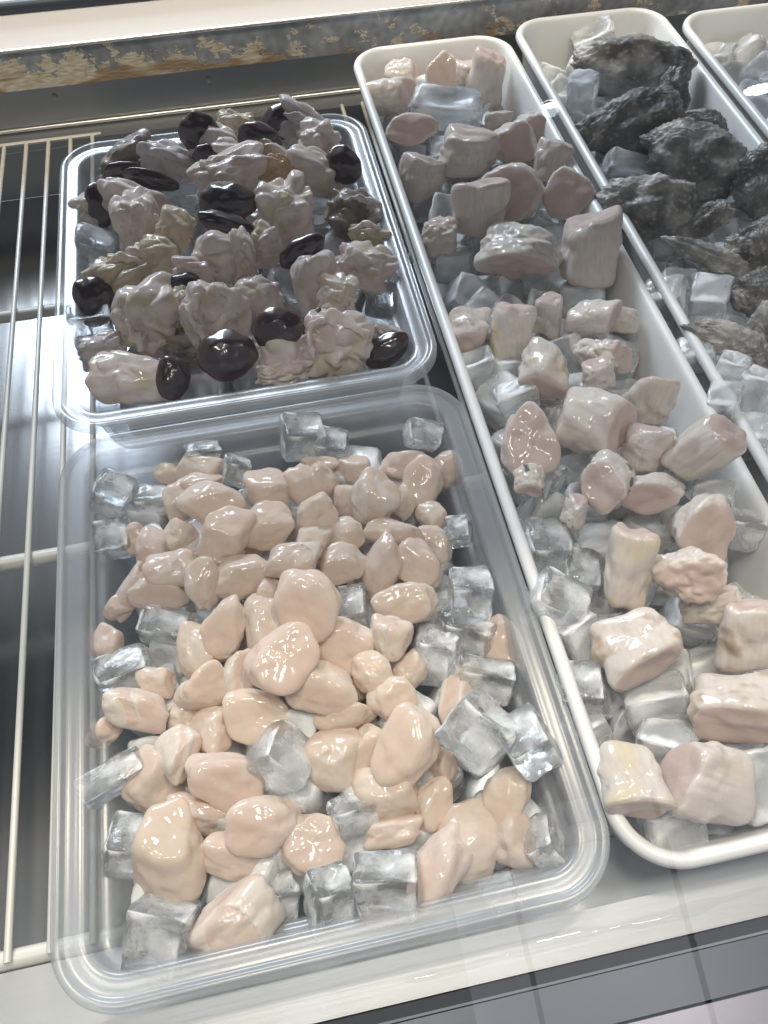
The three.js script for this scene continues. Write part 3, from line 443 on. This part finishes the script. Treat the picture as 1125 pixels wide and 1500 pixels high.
whelk('whelk with tilted glossy brown lid on a broad pale foot', [['foot', 462, 415, 66, 92, 14, 0.006, 0.4, 'c'], ['mantle', 494, 438, 56, 62, 0, 0.008, 0.9, 'c']], [[444, 368, 64, 34, 30, 0.018, 0.2]]);
whelk('yellowish lumpy whelk with brown lid at the left wall', [['foot', 178, 404, 84, 56, 14, -0.004, 1, 'y'], ['mantle', 214, 388, 48, 46, 0, 0.0, 1, 'c']], [[138, 438, 50, 52, 10, -0.004]]);
whelk('whelk with small dark lid above its ruffled cream body', [['foot', 226, 468, 88, 92, 20, -0.004, 0.9, 'c'], ['mantle', 262, 452, 36, 60, -20, 0.004, 0.8, 'y']], [[267, 416, 46, 28, 14, 0.012, -0.3]]);
whelk('whelk whose broad round dark lid faces up near the front wall', [['foot', 316, 462, 78, 84, 8, 0.004, 0.8, 'c'], ['mantle', 284, 474, 34, 70, 10, 0.006, 0.7, 'c']], [[334, 520, 76, 62, 8, 0.008]]);
whelk('whelk lying sideways in the front left corner of its pan', [['foot', 186, 556, 98, 64, -2, -0.01, 0.3, 'c', 's'], ['mantle', 148, 512, 60, 44, 20, -0.012, 1, 'g']], [[254, 554, 42, 56, -4, -0.006]]);
whelk('whelk with reddish rimmed glossy lid above a cream foot', [['foot', 408, 522, 60, 70, 6, -0.002, 0.4, 'c'], ['mantle', 420, 545, 76, 34, 10, -0.008, 1, 'c']], [[407, 481, 66, 54, 12, 0.016]]);
whelk('opened cream whelk with thin brown lid edge and dark slits', [['foot', 490, 502, 98, 82, -6, 0.0, 0.9, 'c'], ['mantle', 478, 486, 50, 46, 0, 0.006, 0.9, 'y']], [[452, 482, 62, 18, 62, 0.008, 0.4]]);
whelk('whelk with reddish brown lid in the front right corner of its pan', [['foot', 574, 496, 52, 36, -20, -0.012, 0.7, 'g']], [[566, 512, 64, 40, 34, -0.006]]);
whelk('dark whelk entrails with yellow lumps by the right wall', [['foot', 520, 318, 66, 62, -20, -0.004, 1, 'd'], ['mantle', 540, 345, 58, 34, -10, -0.004, 1, 'y'], ['mantle', 530, 305, 46, 36, -20, 0.002, 0.8, 'g']], []);
for (const [label, ...m] of [['square yellow brown piece of whelk meat with dark skin', 258, 338, 52, 58, -10, 0.012, 0.5, 'y'], ['pale ruffled whelk meat piece below a dark lid', 420, 318, 76, 86, 20, 0.006, 1, 'c'], ['wrinkled whelk meat piece by the right pan wall', 532, 392, 88, 62, -10, -0.002, 1, 'c'], ['yellow rounded whelk meat lump with violet strip', 232, 378, 46, 58, -10, 0.006, 0.5, 'y'], ['cream whelk meat lump between two lidded whelks', 376, 438, 58, 60, 10, 0.002, 0.6, 'c'], ['grey whelk meat piece with a dark hollow', 250, 240, 66, 46, -10, 0.002, 0.8, 'g'], ['small pale whelk meat knob under a brown lid', 388, 360, 52, 56, 20, 0.008, 1, 'c'], ['frilly whelk meat piece by the left pan wall', 205, 330, 58, 76, 20, 0.004, 0.9, 'c'], ['dark violet whelk scrap between the front whelks', 275, 510, 60, 40, 10, -0.012, 0.8, 'd']]) {
  const [px, py, w, h, ang, y, rough, tone] = m, f = frameAt(px, py, y, ang), o = mesh('whelk_meat', meatGeo(++whelkSeed, f, w, h, rough, tone), whelkMat); o.position.copy(f.P); o.quaternion.copy(f.q); tag(o, label, 'whelk', 'whelks in the rear clear pan');
}

// ---------------------------------------------------------------- oysters
function oyster(i, px, py, w, h, ang, y, flat, dark, label) {
  const f = frameAt(px, py, y, ang), hw = w * f.s / 2.1, hh = h * f.s / 2.05, ht = Math.min(hw, hh) * flat * 0.85, o = i * 6.1;
  const layers = (v) => { const r = Math.hypot(v.x / hw + 0.35, v.y / hh) + 0.16 * N3(v.x * 38 + o, v.y * 38, v.z * 38), t = r * 6.5 + 0.9 * N3b(v.x * 60 + o, v.y * 60, v.z * 60); return t - Math.floor(t); };
  const g = star(34, (d) => 1, (v, d) => {
    const e = Math.pow(Math.abs(d.z), 0.8) * Math.sign(d.z), out = 1 + 0.1 * N3(d.x * 1.3 + o, d.y * 1.3, 1) + 0.04 * N3(d.x * 4 + o, d.y * 4, 2) + 0.015 * N3b(d.x * 11 + o, d.y * 11, 2);
    v.set(d.x * hw * out, d.y * hh * out * (0.86 + 0.2 * d.x), e * ht * (1 + 0.25 * N3(d.x * 1.5 + o, d.y * 1.5, 5)));
    const l = layers(v), rid = 1 - Math.abs(N3(v.x * 110 + o, v.y * 110, v.z * 110));
    const en = V(d.x / hw, d.y / hh, d.z / ht).normalize(); v.addScaledVector(en, 0.0007 * (l - 0.5) + 0.0006 * (rid - 0.6) + 0.0002 * N3b(v.x * 300 + o, v.y * 300, v.z * 300));
    const seam = Math.exp(-((d.z / 0.12) ** 2)); v.multiplyScalar(1 + 0.03 * seam * N3(d.x * 8 + o, d.y * 8, d.z * 20));
  }, (v) => {
    const n = N3(v.x * 55 + o, v.y * 55, v.z * 55), n2 = N3b(v.x * 170 + o, v.y * 170, v.z * 170), n3 = N3(v.x * 400 + o, v.y * 400, v.z * 400);
    let k = mix3([0.10, 0.094, 0.09], [0.44, 0.42, 0.385], clamp(0.45 + 0.55 * N3b(v.x * 30 + o, v.y * 30, v.z * 30) + 0.3 * n + 0.15 * n2 + 0.08 * n3 - dark, 0, 1));
    return mix3(k, [0.6, 0.57, 0.52], sstep(n2 + 0.5 * n + 0.3 * n3, 0.5, 0.95) * 0.6 * (1 - dark));
  });
  const m = mesh('oyster', g, oysterMat); m.position.copy(f.P); m.quaternion.copy(f.q); tag(m, label, 'oyster', 'oysters on ice in a white tray');
}
[[922, 103, 158, 92, -10, -0.006, 0.62, 0.0, 'rugged brown oyster at the rear of the oyster heap'], [985, 140, 44, 70, 10, -0.01, 0.7, 0.2, 'oyster partly hidden behind two larger ones at the rear'], [922, 184, 142, 92, 12, 0.004, 0.62, 0.45, 'smooth near black oyster leaning on the rear ones'], [1014, 233, 142, 104, -26, 0.004, 0.6, 0.1, 'broad oyster with pitted grey crust beside the black one'],
  [1020, 182, 80, 40, -6, -0.01, 0.6, 0.0, 'brown oyster tucked behind the broad pitted one'], [945, 300, 134, 88, -4, 0.0, 0.62, 0.0, 'pale crusted round oyster near the left tray wall'], [1026, 326, 84, 42, 26, -0.002, 0.6, 0.1, 'small hooked oyster between larger ones'], [1034, 374, 124, 34, -22, -0.004, 0.7, -0.1, 'long narrow grey oyster lying on the ice'], [1112, 262, 76, 100, 0, 0.004, 0.6, 0.25, 'dark oyster against the right wall of its tray'],
  [1106, 362, 78, 78, 0, 0.0, 0.6, 0.25, 'dark ridged oyster with a white chip'], [1108, 430, 66, 76, -10, -0.002, 0.6, 0.5, 'blue black smooth oyster above the front pair'], [1058, 494, 106, 50, -16, 0.0, 0.62, 0.0, 'brown oyster lying on ice blocks with pointed tip'], [1122, 500, 56, 118, 8, 0.002, 0.6, 0.0, 'tall brown oyster at the right of the ice blocks']].forEach((a, i) => oyster(i, ...a));

// ---------------------------------------------------------------- small details
{ // water lying on the front ledge: a low dome with a wavy outline
  const n = 160, m = 14, pos = [], idx = [];
  for (let i = 0; i <= n; i++) {
    const t = i / n, px = lerp(592, 1122, t), mid = lerp(1436, 1303, t) + 3 * Math.sin(t * 11), wide = (9 + 4 * Math.sin(t * 17 + 1) + 1.5 * Math.sin(t * 41)) * Math.pow(Math.sin(Math.PI * clamp(t, 0.004, 0.996)), 0.3);
    const a = at(px, mid - wide, ledgeY), b = at(px, mid + wide, ledgeY);
    for (let k = 0; k <= m; k++) { const u = k / m, e = 2 * u - 1; pos.push(lerp(a.x, b.x, u), 0.0011 * Math.pow(Math.max(0, 1 - e * e), 0.55) * Math.min(1, wide / 7), lerp(a.z, b.z, u)); }
  }
  for (let i = 0; i < n; i++) for (let k = 0; k < m; k++) { const a = i * (m + 1) + k; idx.push(a, a + 1, a + m + 1, a + 1, a + m + 2, a + m + 1); }
  const g = new THREE.BufferGeometry(); g.setAttribute('position', new THREE.Float32BufferAttribute(pos, 3)); g.setIndex(idx); g.computeVertexNormals();
  const w = mesh('water_puddle', g, new THREE.MeshPhysicalMaterial({ color: rgb(0.97, 0.98, 0.98), roughness: 0.03, transmission: 1, thickness: 0, ior: 1.33 })); w.position.y = ledgeY + 0.0004; tag(w, 'thin wavy puddle of water on the steel front ledge', 'water');
}
{ // drops left standing on the steel lip behind the rear pan
  const R = rng(77), d = new THREE.SphereGeometry(1, 14, 8, 0, Math.PI * 2, 0, Math.PI / 2);
  for (let k = 0; k < 22; k++) { const x = 0.0 + R() * 0.25, z = -0.455 - R() * 0.016, r = 0.0006 + R() * R() * 0.0018, m = mesh('water_drop', d, waterMat); m.position.set(x, -0.0661, z); m.scale.set(r, r * 0.55, r * (0.8 + R() * 0.4)); tag(m, 'tiny water drop on the steel lip behind the whelk pan', 'water drop', 'water drops on the rear lip'); }
}
// sloping front glass between the viewer and the food, from the front trim up to the canopy
{
  const a = V(0, -0.03, 0.41), b = V(0, 0.45, 0.06), d = b.clone().sub(a), len = d.length();
  const m = mesh('front_glass', new THREE.PlaneGeometry(1.9, len), new THREE.MeshPhysicalMaterial({ color: rgb(0.98, 0.99, 0.99), roughness: 0, transmission: 1, thickness: 0, ior: 1.5 }));
  m.position.set(0.35, (a.y + b.y) / 2, (a.z + b.z) / 2); m.rotation.x = -Math.atan2(-d.z, d.y); tag(m, 'sloping clear front glass pane of the display case', 'glass pane');
}

// what the glass mirrors: two round downlights in front of the case and an added glowing stand-in for the pale panel wall behind the viewer
for (const [x, z, r, c, label] of [[0.903, 1.581, 0.02, rgb(0.85, 0.92, 1), 'small round cool white downlight in front of the case'], [1.47, 1.615, 0.042, rgb(1, 0.84, 0.84), 'larger round pinkish downlight in front of the case']]) {
  const g = group('downlight'); g.position.set(x, 1.5, z); g.scale.z = 0.45; tag(g, label, 'lamp');
  mesh('trim_ring', new THREE.TorusGeometry(r * 1.15, r * 0.12, 10, 32).rotateX(Math.PI / 2), whiteTray, g);
  mesh('diffuser', new THREE.CylinderGeometry(r, r, 0.01, 32), new THREE.MeshStandardMaterial({ color: 0x000000, emissive: c, emissiveIntensity: 32 }), g);
  const l = new THREE.SpotLight(c, 0.25, 0, 1.0, 0.8, 2); l.position.set(0, -0.012, 0); l.target.position.set(0, -1, 0); l.castShadow = true; l.shadow.radius = r / 0.02; g.add(l, l.target);
}
{
  const g = group('glowing_wall_standin'); g.position.set(0.31, -0.95, 1.8); tag(g, 'glowing stand-in for the low pale panel wall behind the viewer', 'window');
  const glow = rgb(0.86, 0.9, 1);  // glow given to the wall panels so the pane mirrors a pale area
  for (const [x0, x1] of [[0, 0.125], [0.135, 0.47], [0.48, 1.2]]) {
    const p = mesh('glowing_panel', new THREE.PlaneGeometry(x1 - x0, 0.86), new THREE.MeshStandardMaterial({ color: 0x000000, emissive: glow, emissiveIntensity: 0.55 }), g);
    p.position.set((x0 + x1) / 2, 0.43, 0); p.rotation.y = Math.PI;
    const l = new THREE.RectAreaLight(glow, 0.55, x1 - x0, 0.86); l.position.set((x0 + x1) / 2, 0.43, -0.004); g.add(l);
  }
  for (const x of [0.13, 0.475]) mesh('panel_seam', box(x - 0.005, x + 0.005, 0, 0.86, -0.012, 0.01), gasketMat, g);
}
for (const o of scene.children) o.position.y += LIFT;
camera.position.y += LIFT;
scene.updateMatrixWorld(true); camera.updateMatrixWorld(true);
renderer.render(scene, camera);
